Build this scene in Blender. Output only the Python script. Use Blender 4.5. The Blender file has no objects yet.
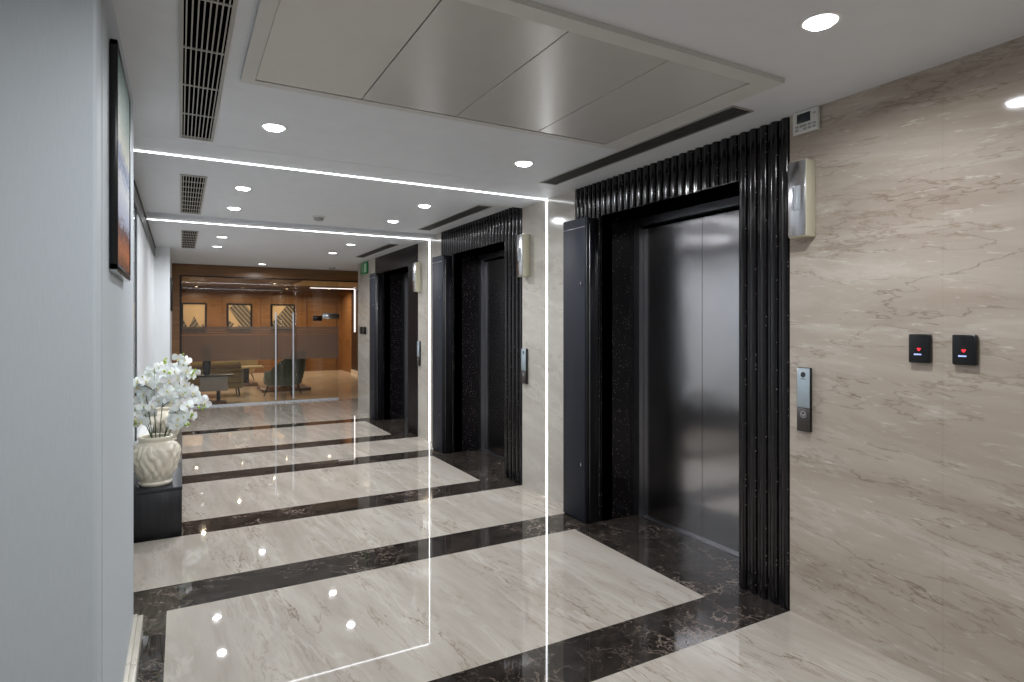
import bpy, bmesh, math, random
from mathutils import Vector, Matrix
random.seed(7)
S = bpy.context.scene
COL = S.collection
R = math.radians

# ------------------------------------------------------------------ materials
def nodes(name):
    m = bpy.data.materials.new(name); m.use_nodes = True
    nt = m.node_tree; b = nt.nodes['Principled BSDF']
    return m, nt, b
def N(nt, t, **kw):
    n = nt.nodes.new(t)
    for k, v in kw.items():
        if k in n.inputs: n.inputs[k].default_value = v
        else: setattr(n, k, v)
    return n
def ramp(nt, stops, interp='LINEAR'):
    n = nt.nodes.new('ShaderNodeValToRGB'); cr = n.color_ramp; cr.interpolation = interp
    while len(cr.elements) < len(stops): cr.elements.new(.5)
    for e, (p, c) in zip(cr.elements, stops):
        e.position = p; e.color = (c, c, c, 1) if isinstance(c, (int, float)) else (*c, 1)
    return n
def srgb(h):
    h = h.lstrip('#'); o = []
    for i in (0, 2, 4):
        v = int(h[i:i+2], 16) / 255
        o.append(v / 12.92 if v <= .04045 else ((v + .055) / 1.055) ** 2.4)
    return tuple(o)
def plain(name, col, rough=.5, metal=0, spec=.5, coat=0, noise=0, nscale=8, bump=0, bscale=200, emis=None, estr=0, nstretch=(1, 1, 1)):
    m, nt, b = nodes(name)
    c = srgb(col) if isinstance(col, str) else col
    b.inputs['Base Color'].default_value = (*c, 1)
    b.inputs['Roughness'].default_value = rough
    b.inputs['Metallic'].default_value = metal
    b.inputs['Specular IOR Level'].default_value = spec
    b.inputs['Coat Weight'].default_value = coat
    tc = N(nt, 'ShaderNodeTexCoord')
    mp = N(nt, 'ShaderNodeMapping'); mp.inputs['Scale'].default_value = nstretch
    nt.links.new(tc.outputs['Object'], mp.inputs[0])
    nz = N(nt, 'ShaderNodeTexNoise', Scale=nscale, Detail=5.0)
    nt.links.new(mp.outputs[0], nz.inputs['Vector'])
    k = noise if noise else .03
    r = ramp(nt, [(.3, tuple(x * (1 - k) for x in c)), (.7, tuple(min(1, x * (1 + k)) for x in c))])
    nt.links.new(nz.outputs[0], r.inputs[0]); nt.links.new(r.outputs[0], b.inputs['Base Color'])
    if bump:
        n2 = N(nt, 'ShaderNodeTexNoise', Scale=bscale, Detail=3.0)
        nt.links.new(mp.outputs[0], n2.inputs['Vector'])
        bp = N(nt, 'ShaderNodeBump', Strength=bump, Distance=.01)
        nt.links.new(n2.outputs[0], bp.inputs['Height']); nt.links.new(bp.outputs[0], b.inputs['Normal'])
    if emis:
        b.inputs['Emission Color'].default_value = (*(srgb(emis) if isinstance(emis, str) else emis), 1)
        b.inputs['Emission Strength'].default_value = estr
    return m
def emit(name, col, s):
    m, nt, b = nodes(name)
    nt.nodes.remove(b)
    e = N(nt, 'ShaderNodeEmission', Strength=s); e.inputs[0].default_value = (*col, 1)
    nt.links.new(e.outputs[0], nt.nodes['Material Output'].inputs[0])
    return m

def vein_layer(nt, vec, scale, width, warp=.35, wscale=2.0, detail=6.0, offs=(0, 0, 0), rough=.6):
    """ridge mask (1 on the vein) from a warped noise"""
    w = N(nt, 'ShaderNodeTexNoise', Scale=wscale, Detail=4.0)
    nt.links.new(vec, w.inputs['Vector'])
    sb = N(nt, 'ShaderNodeVectorMath', operation='SUBTRACT'); sb.inputs[1].default_value = (.5, .5, .5)
    nt.links.new(w.outputs['Color'], sb.inputs[0])
    sc = N(nt, 'ShaderNodeVectorMath', operation='SCALE'); sc.inputs['Scale'].default_value = warp
    nt.links.new(sb.outputs[0], sc.inputs[0])
    ad = N(nt, 'ShaderNodeVectorMath', operation='ADD'); nt.links.new(vec, ad.inputs[0]); nt.links.new(sc.outputs[0], ad.inputs[1])
    a2 = N(nt, 'ShaderNodeVectorMath', operation='ADD'); nt.links.new(ad.outputs[0], a2.inputs[0]); a2.inputs[1].default_value = offs
    n = N(nt, 'ShaderNodeTexNoise', Scale=scale, Detail=detail, Roughness=rough)
    nt.links.new(a2.outputs[0], n.inputs['Vector'])
    s = N(nt, 'ShaderNodeMath', operation='SUBTRACT'); nt.links.new(n.outputs[0], s.inputs[0]); s.inputs[1].default_value = .5
    ab = N(nt, 'ShaderNodeMath', operation='ABSOLUTE'); nt.links.new(s.outputs[0], ab.inputs[0])
    mr = N(nt, 'ShaderNodeMapRange'); mr.inputs['From Min'].default_value = 0; mr.inputs['From Max'].default_value = width
    mr.inputs['To Min'].default_value = 1; mr.inputs['To Max'].default_value = 0
    nt.links.new(ab.outputs[0], mr.inputs[0])
    return mr.outputs[0]
def mixc(nt, fac, a, b, k=1.0):
    m = N(nt, 'ShaderNodeMix', data_type='RGBA')
    if k != 1.0:
        q = N(nt, 'ShaderNodeMath', operation='MULTIPLY'); nt.links.new(fac, q.inputs[0]); q.inputs[1].default_value = k; fac = q.outputs[0]
    nt.links.new(fac, m.inputs[0])
    for s, i in ((a, 6), (b, 7)):
        if isinstance(s, tuple): m.inputs[i].default_value = (*s, 1)
        else: nt.links.new(s, m.inputs[i])
    return m.outputs[2]
def marble(name, c0, c1, veins, rough=.1, rot=(0, 0, 0), scl=(1, 1, 1), base_scale=1.6, spec=.5, fleck=None, joints=None):
    m, nt, b = nodes(name)
    tc = N(nt, 'ShaderNodeTexCoord')
    mp0 = N(nt, 'ShaderNodeMapping'); mp0.inputs['Rotation'].default_value = rot
    nt.links.new(tc.outputs['Object'], mp0.inputs[0])
    mp = N(nt, 'ShaderNodeMapping'); mp.inputs['Scale'].default_value = scl
    nt.links.new(mp0.outputs[0], mp.inputs[0]); vec = mp.outputs[0]
    nz = N(nt, 'ShaderNodeTexNoise', Scale=base_scale, Detail=7.0, Roughness=.62, Distortion=.6)
    nt.links.new(vec, nz.inputs['Vector'])
    r = ramp(nt, [(.32, c0), (.68, c1)]); nt.links.new(nz.outputs[0], r.inputs[0])
    col = r.outputs[0]
    # broad mask so that veins come and go
    mk = N(nt, 'ShaderNodeTexNoise', Scale=1.3, Detail=2.0); nt.links.new(vec, mk.inputs['Vector'])
    mr = ramp(nt, [(.38, 0.12), (.6, 1.0)]); nt.links.new(mk.outputs[0], mr.inputs[0])
    for i, (vc, sc, wd, warp, k) in enumerate(veins):
        v = vein_layer(nt, vec, sc, wd, warp, offs=(3.1 * i, 7.7 * i, 1.3 * i))
        q = N(nt, 'ShaderNodeMath', operation='MULTIPLY'); nt.links.new(v, q.inputs[0]); nt.links.new(mr.outputs[0], q.inputs[1])
        col = mixc(nt, q.outputs[0], col, vc, k)
    if fleck:
        fc, fs, fk = fleck
        fn = N(nt, 'ShaderNodeTexNoise', Scale=fs, Detail=3.0, Roughness=.7); nt.links.new(vec, fn.inputs['Vector'])
        fr = ramp(nt, [(.60, 0.0), (.74, 1.0)]); nt.links.new(fn.outputs[0], fr.inputs[0])
        col = mixc(nt, fr.outputs[0], col, fc, fk)
    nt.links.new(col, b.inputs['Base Color'])
    b.inputs['Roughness'].default_value = rough
    b.inputs['Specular IOR Level'].default_value = spec
    return m

M = {}
M['ceiling'] = plain('ceiling_paint', '#d9dbdf', .55, noise=.02)
M['wallpaper'] = plain('pale_wallcovering', '#b8bfc4', .6, noise=.04, nscale=60, nstretch=(14, 14, .25), bump=.08, bscale=60)
M['white_wall'] = plain('white_paint', '#d9dcde', .35, noise=.015)
M['floor_beige'] = marble('beige_floor_marble', srgb('#9d958b'), srgb('#b3aca2'),
    [(srgb('#6f604f'), 1.5, .0062, .32, .85), (srgb('#7f7160'), 3.1, .010, .3, .6), (srgb('#c8c2b8'), 2.3, .03, .3, .45)],
    rough=.022, rot=(0, 0, R(-5)), scl=(2.1, .33, 1), base_scale=2.6)
M['floor_beige_lounge'] = marble('warm_lounge_marble', srgb('#dcc8b0'), srgb('#e8d8c2'),
    [(srgb('#a89074'), 1.2, .012, .6, .4)], rough=.12)
M['floor_dark'] = marble('dark_brown_marble', srgb('#1b1816'), srgb('#38322e'),
    [(srgb('#8a7c71'), 2.0, .0050, .45, .75), (srgb('#5c5048'), 5.5, .016, .35, .75), (srgb('#9c8d82'), 1.1, .0035, .4, .8)],
    rough=.03, rot=(0, 0, R(25)), base_scale=7, fleck=(srgb('#5e544d'), 18.0, .8))
M['wall_marble'] = marble('beige_wall_marble', srgb('#9f9285'), srgb('#b9aea2'),
    [(srgb('#6a5a49'), 1.3, .0055, .22, .8), (srgb('#7d6d5c'), 2.3, .010, .2, .55), (srgb('#c3bcb2'), 1.8, .04, .3, .45)],
    rough=.055, rot=(R(-5), 0, 0), scl=(1, .36, 2.1), base_scale=1.9, fleck=(srgb('#d6cfc4'), 26.0, .55))
M['pilaster_marble'] = marble('pale_pilaster_marble', srgb('#a8a299'), srgb('#b9b4ab'),
    [(srgb('#857a6d'), 1.5, .008, .25, .5), (srgb('#c6c1b9'), 1.9, .04, .3, .4)],
    rough=.13, rot=(R(-11), 0, 0), scl=(1, .55, 1.75), base_scale=1.7, fleck=(srgb('#d6cfc4'), 26.0, .4))
M['skirting'] = marble('cream_skirting_marble', srgb('#c9c3b6'), srgb('#ded9cf'), [(srgb('#8d8069'), 3.0, .012, .5, .7)], rough=.15)
M['sill'] = marble('white_sill_marble', srgb('#cfcfcd'), srgb('#e6e6e4'), [(srgb('#9a9894'), 3.0, .02, .5, .6)], rough=.08, scl=(2, .3, 1))

def granite():
    m, nt, b = nodes('black_sparkle_granite')
    tc = N(nt, 'ShaderNodeTexCoord')
    vo = N(nt, 'ShaderNodeTexVoronoi', Scale=75.0); nt.links.new(tc.outputs['Object'], vo.inputs['Vector'])
    lt = N(nt, 'ShaderNodeMath', operation='LESS_THAN'); nt.links.new(vo.outputs['Distance'], lt.inputs[0]); lt.inputs[1].default_value = .21
    sp = N(nt, 'ShaderNodeSeparateColor'); nt.links.new(vo.outputs['Color'], sp.inputs[0])
    gt = N(nt, 'ShaderNodeMath', operation='GREATER_THAN'); nt.links.new(sp.outputs[0], gt.inputs[0]); gt.inputs[1].default_value = .78
    mu = N(nt, 'ShaderNodeMath', operation='MULTIPLY'); nt.links.new(lt.outputs[0], mu.inputs[0]); nt.links.new(gt.outputs[0], mu.inputs[1])
    nz = N(nt, 'ShaderNodeTexNoise', Scale=40.0, Detail=5.0); nt.links.new(tc.outputs['Object'], nz.inputs['Vector'])
    r = ramp(nt, [(.35, srgb('#08080b')), (.7, srgb('#1b1719'))]); nt.links.new(nz.outputs[0], r.inputs[0])
    c = mixc(nt, mu.outputs[0], r.outputs[0], srgb('#8a807c'))
    nt.links.new(c, b.inputs['Base Color'])
    b.inputs['Roughness'].default_value = .13
    return m
M['granite'] = granite()
M['granite_flat'] = granite(); M['granite_flat'].node_tree.nodes['Principled BSDF'].inputs['Roughness'].default_value = .3; M['granite_flat'].node_tree.nodes['Principled BSDF'].inputs['Specular IOR Level'].default_value = .15
def steel():
    m, nt, b = nodes('brushed_steel')
    b.inputs['Metallic'].default_value = 1
    tc = N(nt, 'ShaderNodeTexCoord')
    mp = N(nt, 'ShaderNodeMapping'); mp.inputs['Scale'].default_value = (1, 1, 120)
    nt.links.new(tc.outputs['Object'], mp.inputs[0])
    nz = N(nt, 'ShaderNodeTexNoise', Scale=5.0, Detail=3.0); nt.links.new(mp.outputs[0], nz.inputs['Vector'])
    r = ramp(nt, [(.3, .13), (.7, .18)]); nt.links.new(nz.outputs[0], r.inputs[0]); b.inputs['Roughness'].default_value = .17
    b.inputs['Base Color'].default_value = (*srgb('#b2b0b3'), 1)
    mp2 = N(nt, 'ShaderNodeMapping'); mp2.inputs['Scale'].default_value = (1, 1.2, 1.1)
    nt.links.new(tc.outputs['Object'], mp2.inputs[0])
    n2 = N(nt, 'ShaderNodeTexNoise', Scale=2.2, Detail=1.0); nt.links.new(mp2.outputs[0], n2.inputs['Vector'])
    b.inputs['Anisotropic'].default_value = .75
    tg = N(nt, 'ShaderNodeCombineXYZ'); tg.inputs[1].default_value = 1; nt.links.new(tg.outputs[0], b.inputs['Tangent'])
    bp = N(nt, 'ShaderNodeBump', Strength=.25, Distance=.02); nt.links.new(n2.outputs[0], bp.inputs['Height'])
    nt.links.new(bp.outputs[0], b.inputs['Normal'])
    return m
M['steel'] = steel()
M['plate'] = plain('satin_plate', '#d2d2d6', .25, 1)
M['steel_frame'] = plain('satin_steel', '#a0a0a4', .28, 1)
M['dark_steel'] = plain('dark_steel', '#2c2b2d', .3, 1)
M['chrome'] = plain('chrome', '#c8cacc', .12, 1)
M['cabinet'] = plain('blue_grey_metal', '#24262e', .5, .0, spec=.2, noise=.03)
M['cabinet_side'] = plain('black_metal', '#0c0c10', .4, .1)
M['black'] = plain('matte_black', '#030303', .9, spec=0)
M['black_gloss'] = plain('gloss_black_plastic', '#0b0b0d', .3)
M['frame_black'] = plain('frame_black', '#08090c', .35)
M['grille'] = plain('grille_enamel', '#a9a6a0', .5)
M['grille_dark'] = plain('grille_dark_grey', '#3a3a38', .6)  # even dark grey of the slot vents and the thin ceiling trim
M['coffer'] = plain('warm_grey_metal_tile', '#cbc9c5', .24, .15, noise=.02)
M['coffer_frame'] = plain('warm_grey_frame', '#cac9c5', .45)
M['cream'] = plain('cream_plastic', '#c9c3ac', .45)
M['white_plastic'] = plain('white_plastic', '#d0cfca', .4)
M['lcd'] = plain('dark_lcd', '#23272c', .2)
M['button_grey'] = plain('button_grey', '#9b9b98', .4)
M['callglass'] = plain('pale_blue_glass', '#9fabb3', .18)
M['calldark'] = plain('grey_metal_plate', '#4e4a48', .35, .6)
M['icon_dark'] = plain('dark_print', '#2c3238', .5)
M['icon_white'] = plain('white_print', '#b9bbbd', .5)
M['red_led'] = plain('red_indicator', '#d02c3a', .4, emis='#ff3040', estr=.8)
M['blue_led'] = plain('pale_blue_print', '#a9b9e6', .4, emis='#a9b9ff', estr=.5)
M['lens'] = plain('frosted_display', '#aeb4b9', .15, .3)
M['lamp'] = emit('downlight_glow', (.96, .98, 1), 8)
M['lamp_ring'] = plain('white_trim', '#e2e2e0', .4)
M['led'] = emit('led_strip_glow', (.93, .96, 1), 11)
M['led_warm'] = emit('warm_led_glow', (1, .92, .86), 2.5)
M['lamp_warm'] = emit('warm_downlight_glow', (1, .8, .55), 12)
M['green'] = plain('exit_green', '#2b5f40', .4, emis='#2f8a50', estr=.1)
M['exit_white'] = plain('exit_white', '#a9cbb0', .4)
M['plinth'] = plain('black_oak_veneer', '#17181c', .42, noise=.55, nscale=5, nstretch=(9, 9, .6), bump=.12, bscale=18)
M['plinth_top'] = plain('black_oak_top', '#202226', .35, noise=.35, nscale=5, nstretch=(9, .6, 9))
M['vase'] = plain('cream_ceramic', '#ddd5c3', .25, coat=.3, noise=.06, nscale=6)
M['petal'] = plain('white_petal', '#eef0ee', .5, noise=.03)
M['petal'].node_tree.nodes['Principled BSDF'].inputs['Subsurface Weight'].default_value = .15
M['lip'] = plain('yellow_lip', '#d5d09a', .5)
M['stem'] = plain('green_stem', '#3c5326', .5)
M['bud'] = plain('green_bud', '#9db83f', .5)
M['darkleaf'] = plain('dark_leaf', '#34343f', .5)
M['foliage'] = plain('dark_green_leaf', '#141f18', .6)  # dark green leaf colour of the lounge plant
def wood(name, c0, c1, rough=.35, stretch=(.5, .5, 12)):
    m, nt, b = nodes(name)
    tc = N(nt, 'ShaderNodeTexCoord'); mp = N(nt, 'ShaderNodeMapping'); mp.inputs['Scale'].default_value = stretch
    nt.links.new(tc.outputs['Object'], mp.inputs[0])
    nz = N(nt, 'ShaderNodeTexNoise', Scale=3.0, Detail=6.0, Roughness=.6, Distortion=.4); nt.links.new(mp.outputs[0], nz.inputs['Vector'])
    r = ramp(nt, [(.3, srgb(c0)), (.7, srgb(c1))]); nt.links.new(nz.outputs[0], r.inputs[0]); nt.links.new(r.outputs[0], b.inputs['Base Color'])
    b.inputs['Roughness'].default_value = rough
    return m
M['wood'] = wood('walnut_veneer', '#6f4d33', '#90683f')
M['wood_dark'] = wood('walnut_brown_ceiling', '#2b1d15', '#45301f', .3)
M['wood_base'] = wood('brown_wood_slab', '#5b3a24', '#7a5234')
M['sofa'] = plain('olive_fabric', '#8a7a48', .9, noise=.08, nscale=40)
M['sofa_dark'] = plain('brown_fabric', '#6e5330', .9)
M['velvet'] = plain('grey_green_velvet', '#566158', .8, noise=.06)
M['velvet'].node_tree.nodes['Principled BSDF'].inputs['Sheen Weight'].default_value = .3
M['cream_fabric'] = plain('cream_upholstery', '#b9a57c', .8)
M['grey_laminate'] = plain('grey_laminate', '#94867f', .5)
M['brown_leather'] = plain('dark_brown_wall', '#2d211c', .4)
M['art_paper'] = plain('beige_art_paper', '#c3a984', .6)
M['handle'] = plain('polished_bar', '#dde2ea', .25, .35)
M['mirror_dark'] = plain('dark_bronze', '#15110f', .3)
def stripe(name, ang, c0, c1, scale):
    m, nt, b = nodes(name)
    tc = N(nt, 'ShaderNodeTexCoord'); mp = N(nt, 'ShaderNodeMapping'); mp.inputs['Rotation'].default_value = (0, ang, 0)
    nt.links.new(tc.outputs['Object'], mp.inputs[0])
    w = N(nt, 'ShaderNodeTexWave', Scale=scale); nt.links.new(mp.outputs[0], w.inputs['Vector'])
    r = ramp(nt, [(.35, srgb(c0)), (.6, srgb(c1))]); nt.links.new(w.outputs[0], r.inputs[0]); nt.links.new(r.outputs[0], b.inputs['Base Color'])
    b.inputs['Roughness'].default_value = .6
    return m
M['stripe_a'] = stripe('grey_stripes_down', R(40), '#3d3b38', '#8a7c68', 3.2)
M['stripe_b'] = stripe('grey_stripes_up', R(-40), '#3d3b38', '#8a7c68', 3.2)
def artwork():
    m, nt, b = nodes('abstract_painting')
    tc = N(nt, 'ShaderNodeTexCoord'); sp = N(nt, 'ShaderNodeSeparateXYZ')
    nt.links.new(tc.outputs['Generated'], sp.inputs[0])
    mp = N(nt, 'ShaderNodeMapping'); mp.inputs['Scale'].default_value = (1, 1.5, 6)
    nt.links.new(tc.outputs['Generated'], mp.inputs[0])
    nz = N(nt, 'ShaderNodeTexNoise', Scale=3.5, Detail=8.0, Roughness=.75, Distortion=1.5); nt.links.new(mp.outputs[0], nz.inputs['Vector'])
    a = N(nt, 'ShaderNodeMath', operation='MULTIPLY_ADD'); nt.links.new(nz.outputs[0], a.inputs[0]); a.inputs[1].default_value = .30; a.inputs[2].default_value = -.15
    s = N(nt, 'ShaderNodeMath', operation='ADD'); nt.links.new(sp.outputs['Z'], s.inputs[0]); nt.links.new(a.outputs[0], s.inputs[1])
    r = ramp(nt, [(0, srgb('#3a2a22')), (.1, srgb('#c07038')), (.2, srgb('#5c2a22')), (.26, srgb('#b9bfd8')), (.42, srgb('#dfe3ea')), (.52, srgb('#7d8db8')), (.62, srgb('#e6e8d8')), (.78, srgb('#9fb7ab')), (1, srgb('#5f7f7c'))])
    nt.links.new(s.outputs[0], r.inputs[0]); nt.links.new(r.outputs[0], b.inputs['Base Color'])
    b.inputs['Roughness'].default_value = .5; b.inputs['Specular IOR Level'].default_value = .15
    return m
M['art'] = artwork()
def glass(name, tint=(1, 1, 1), base=.08, dark=1.0):
    m, nt, b = nodes(name); nt.nodes.remove(b)
    tr = N(nt, 'ShaderNodeBsdfTransparent'); tr.inputs[0].default_value = (*tint, 1)
    gl = N(nt, 'ShaderNodeBsdfGlossy'); gl.inputs['Roughness'].default_value = .01; gl.inputs[0].default_value = (1, 1, 1, 1)
    fr = N(nt, 'ShaderNodeFresnel', IOR=1.5)
    ad = N(nt, 'ShaderNodeMath', operation='ADD'); nt.links.new(fr.outputs[0], ad.inputs[0]); ad.inputs[1].default_value = base
    mx = N(nt, 'ShaderNodeMixShader'); nt.links.new(ad.outputs[0], mx.inputs[0]); nt.links.new(tr.outputs[0], mx.inputs[1]); nt.links.new(gl.outputs[0], mx.inputs[2])
    nt.links.new(mx.outputs[0], nt.nodes['Material Output'].inputs[0])
    return m
M['glass'] = glass('clear_glass', (.93, .94, .92), .0)
def frost():
    m, nt, b = nodes('frosted_film'); nt.nodes.remove(b)
    tr = N(nt, 'ShaderNodeBsdfTransparent'); tr.inputs[0].default_value = (*srgb('#b0a092'), 1)
    di = N(nt, 'ShaderNodeBsdfDiffuse'); di.inputs[0].default_value = (*srgb('#86776b'), 1)
    mx = N(nt, 'ShaderNodeMixShader'); mx.inputs[0].default_value = .55
    nt.links.new(tr.outputs[0], mx.inputs[1]); nt.links.new(di.outputs[0], mx.inputs[2])
    nt.links.new(mx.outputs[0], nt.nodes['Material Output'].inputs[0])
    return m
M['frost'] = frost()
M['white_glass'] = plain('back_painted_white_glass', '#c9d0d3', .06, noise=.02)

# ------------------------------------------------------------------ mesh helpers
class MB:
    def __init__(s): s.v = []; s.f = []; s.mi = []; s.sm = []
    def add(s, vs, fs, mi=0, smooth=False):
        o = len(s.v); s.v += [tuple(v) for v in vs]
        for f in fs: s.f.append(tuple(i + o for i in f)); s.mi.append(mi); s.sm.append(smooth)
    def box(s, x0, x1, y0, y1, z0, z1, mi=0, M4=None):
        vs = [Vector((x, y, z)) for z in (z0, z1) for y in (y0, y1) for x in (x0, x1)]
        if M4: vs = [M4 @ v for v in vs]
        s.add(vs, [(0, 2, 3, 1), (4, 5, 7, 6), (0, 1, 5, 4), (2, 6, 7, 3), (0, 4, 6, 2), (1, 3, 7, 5)], mi); return s
    def bbox(s, x0, x1, y0, y1, z0, z1, r=.004, seg=2, mi=0, M4=None, smooth=True):
        bm = bmesh.new(); bmesh.ops.create_cube(bm, size=1)
        for v in bm.verts: v.co = Vector(((x0 + x1) / 2 + v.co.x * (x1 - x0), (y0 + y1) / 2 + v.co.y * (y1 - y0), (z0 + z1) / 2 + v.co.z * (z1 - z0)))
        bmesh.ops.bevel(bm, geom=bm.edges[:], offset=r, segments=seg, profile=.5, affect='EDGES')
        bm.verts.index_update()
        vs = [M4 @ v.co if M4 else v.co.copy() for v in bm.verts]
        s.add(vs, [tuple(v.index for v in f.verts) for f in bm.faces], mi, smooth); bm.free(); return s
    def tube(s, pts, rad, n=8, mi=0, cap=True):
        pts = [Vector(p) for p in pts]; rs = rad if isinstance(rad, (list, tuple)) else [rad] * len(pts)
        vs = []; fs = []
        for i, p in enumerate(pts):
            d = (pts[min(i + 1, len(pts) - 1)] - pts[max(i - 1, 0)]).normalized()
            a = Vector((0, 0, 1)) if abs(d.z) < .9 else Vector((1, 0, 0))
            u = d.cross(a).normalized(); w = d.cross(u)
            for k in range(n):
                t = 2 * math.pi * k / n; vs.append(p + (u * math.cos(t) + w * math.sin(t)) * rs[i])
        for i in range(len(pts) - 1):
            for k in range(n): fs.append((i * n + k, i * n + (k + 1) % n, (i + 1) * n + (k + 1) % n, (i + 1) * n + k))
        s.add(vs, fs, mi, True)
        if cap:
            s.add(vs[:n], [tuple(range(n))], mi); s.add(vs[-n:], [tuple(reversed(range(n)))], mi)
        return s
    def lathe(s, prof, n=32, cx=0, cy=0, mi=0, fn=None):
        vs = []; fs = []
        for i, (r, z) in enumerate(prof):
            for k in range(n):
                t = 2 * math.pi * k / n; rr = r + (fn(t, z, r) if fn else 0)
                vs.append((cx + rr * math.cos(t), cy + rr * math.sin(t), z))
        for i in range(len(prof) - 1):
            for k in range(n): fs.append((i * n + k, i * n + (k + 1) % n, (i + 1) * n + (k + 1) % n, (i + 1) * n + k))
        s.add(vs, fs, mi, True); return s
    def disc(s, c, r, nrm='z', n=24, mi=0, flip=False):
        vs = []
        for k in range(n):
            t = 2 * math.pi * k / n; a, b = r * math.cos(t), r * math.sin(t)
            vs.append((c[0] + a, c[1] + b, c[2]) if nrm == 'z' else (c[0], c[1] + a, c[2] + b) if nrm == 'x' else (c[0] + a, c[1], c[2] + b))
        s.add(vs, [tuple(range(n)) if not flip else tuple(reversed(range(n)))], mi); return s
    def poly(s, pts, mi=0): s.add(pts, [tuple(range(len(pts)))], mi); return s
    def build(s, name, mats, parent=None, loc=None, kind=None):
        me = bpy.data.meshes.new(name); me.from_pydata(s.v, [], s.f)
        if not isinstance(mats, (list, tuple)): mats = [mats]
        for m in mats: me.materials.append(m)
        for p, mi, sm in zip(me.polygons, s.mi, s.sm): p.material_index = mi; p.use_smooth = sm
        me.update()
        o = bpy.data.objects.new(name, me); COL.objects.link(o)
        if parent: o.parent = parent
        if loc: o.location = loc
        if kind: o['kind'] = kind
        return o
def smooth_angle(o):
    o.data.update()
def thing(name, label, cat, loc=(0, 0, 0), rz=0, group=None):
    o = bpy.data.objects.new(name, None); COL.objects.link(o); o.empty_display_size = .1
    o.location = loc; o.rotation_euler = (0, 0, rz); o['label'] = label; o['category'] = cat
    if group: o['group'] = group
    return o
def tag(o, label, cat, group=None, kind=None):
    o['label'] = label; o['category'] = cat
    if group: o['group'] = group
    if kind: o['kind'] = kind
    return o
def struct(name, mb, mats, parent=None):
    o = mb.build(name, mats, parent); o['kind'] = 'structure'; return o
def copy_tree(src, loc, rz=None, label=None):
    r = src.copy(); COL.objects.link(r); r.location = loc
    if rz is not None: r.rotation_euler = (0, 0, rz)
    if label: r['label'] = label
    for ch in list(src.children):
        c = ch.copy(); COL.objects.link(c); c.parent = r
        for g in list(ch.children):
            d = g.copy(); COL.objects.link(d); d.parent = c
    return r

# ------------------------------------------------------------------ dimensions
W = 2.795          # right wall
ZC = 2.595         # ceiling of bays 1 and 3, beams
ZC2 = 2.635        # raised ceiling of bay 2
XL = -.20          # near left wall
XR = -.32          # recessed left wall
YG = 12.30         # glass partition
DX = 3.18          # lift door plane
BAY = [dict(g0=2.035, g1=3.987, o0=2.372, o1=3.66, c0=3.662, c1=3.965),
       dict(g0=4.838, g1=6.833, o0=5.205, o1=6.472, c0=6.475, c1=6.795),
       dict(g0=7.644, g1=9.646, o0=8.03, o1=9.238, c0=9.24, c1=9.535)]
RING = [(2.036, 3.963, 2.37, 3.62, -.062), (4.85, 6.77, 5.19, 6.43, -.062), (7.62, 9.57, 7.96, 9.27, -.062)]

# ------------------------------------------------------------------ floor
xs = [-3.0, XR - .05, -.062, 2.53, W, 3.35, 5.2]
ys = [-3.0]
for a, d, b, c, _ in RING: ys += [a, b, c, d]
ys += [YG, 20.6]
ys = sorted(set(ys))
mb = MB()
for i in range(len(xs) - 1):
    for j in range(len(ys) - 1):
        x0, x1, y0, y1 = xs[i], xs[i+1], ys[j], ys[j+1]; cx, cy = (x0 + x1) / 2, (y0 + y1) / 2
        mi = 0
        for a, d, b, c, _ in RING:
            if a < cy < d and cx > XR - .1 and cx < 3.4:
                mi = 0 if (b < cy < c and -.062 < cx < 2.53) else 1
        if cy > YG: mi = 2
        mb.poly([(x0, y0, 0), (x1, y0, 0), (x1, y1, 0), (x0, y1, 0)], mi)
struct('floor', mb, [M['floor_beige'], M['floor_dark'], M['floor_beige_lounge']])

# ------------------------------------------------------------------ ceiling
mb = MB()
mb.box(-3, 3.4, -3, 4.06, ZC, ZC + .25); mb.box(-3, 3.4, 4.064, 4.86, ZC, ZC + .25); mb.box(-3, 3.4, 4.06, 4.064, ZC + .01, ZC + .25)
mb.box(-3, 3.4, 4.86, 7.04, ZC2, ZC2 + .2)
mb.box(-3, 3.4, 7.04, 12.2, ZC, ZC + .25)
mb.box(3.4, 5.2, 10.5, 12.2, ZC, ZC + .25)
struct('ceiling', mb, M['ceiling'])
mb = MB(); mb.box(-.6, 5.2, 12.5, 20.6, 2.60, 2.8)
lc = struct('ceiling_lounge', mb, M['wood_dark']); lc.name = 'ceiling'
mb = MB(); mb.bbox(2.6, 4.4, 13.4, 16.8, 2.56, 2.60, .005)
tag(mb.build('ceiling_raft', M['cream_fabric']), 'pale cream flat ceiling raft inside the lounge behind the glass', 'ceiling panel')
# camera-side room shell
mb = MB(); mb.box(-3, 5.2, -3.1, -3, 0, 2.9); struct('wall_back', mb, M['white_wall'])

# right wall marble
mb = MB()
def slab(y0, y1, z0=0, z1=2.66): mb.box(W, W + .12, y0, y1, z0, z1)
slab(-3, 1.315 - .0015); slab(1.315 + .0015, 2.035)
mb.box(W + .0006, W + .1, 1.3, 1.33, 0, 2.6)
struct('wall_right', mb, M['wall_marble'])
for i, (a, b) in enumerate(((3.987, 4.838), (6.833, 7.644), (9.646, 10.75))):
    mb = MB()
    led = (None, 4.418, 7.225, None)[i + 1] if i < 2 else None
    if led:
        mb.box(W, W + .12, a, led - .017, 0, 2.66); mb.box(W, W + .12, led + .017, b, 0, 2.66); mb.box(W + .02, W + .12, led - .017, led + .017, 0, 2.66)
    else:
        mb.box(W, W + .12, a, b, 0, 2.66); mb.box(W + .12, 5.2, b - .12, b, 0, 2.66)
    struct('wall_right', mb, M['pilaster_marble'])

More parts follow.
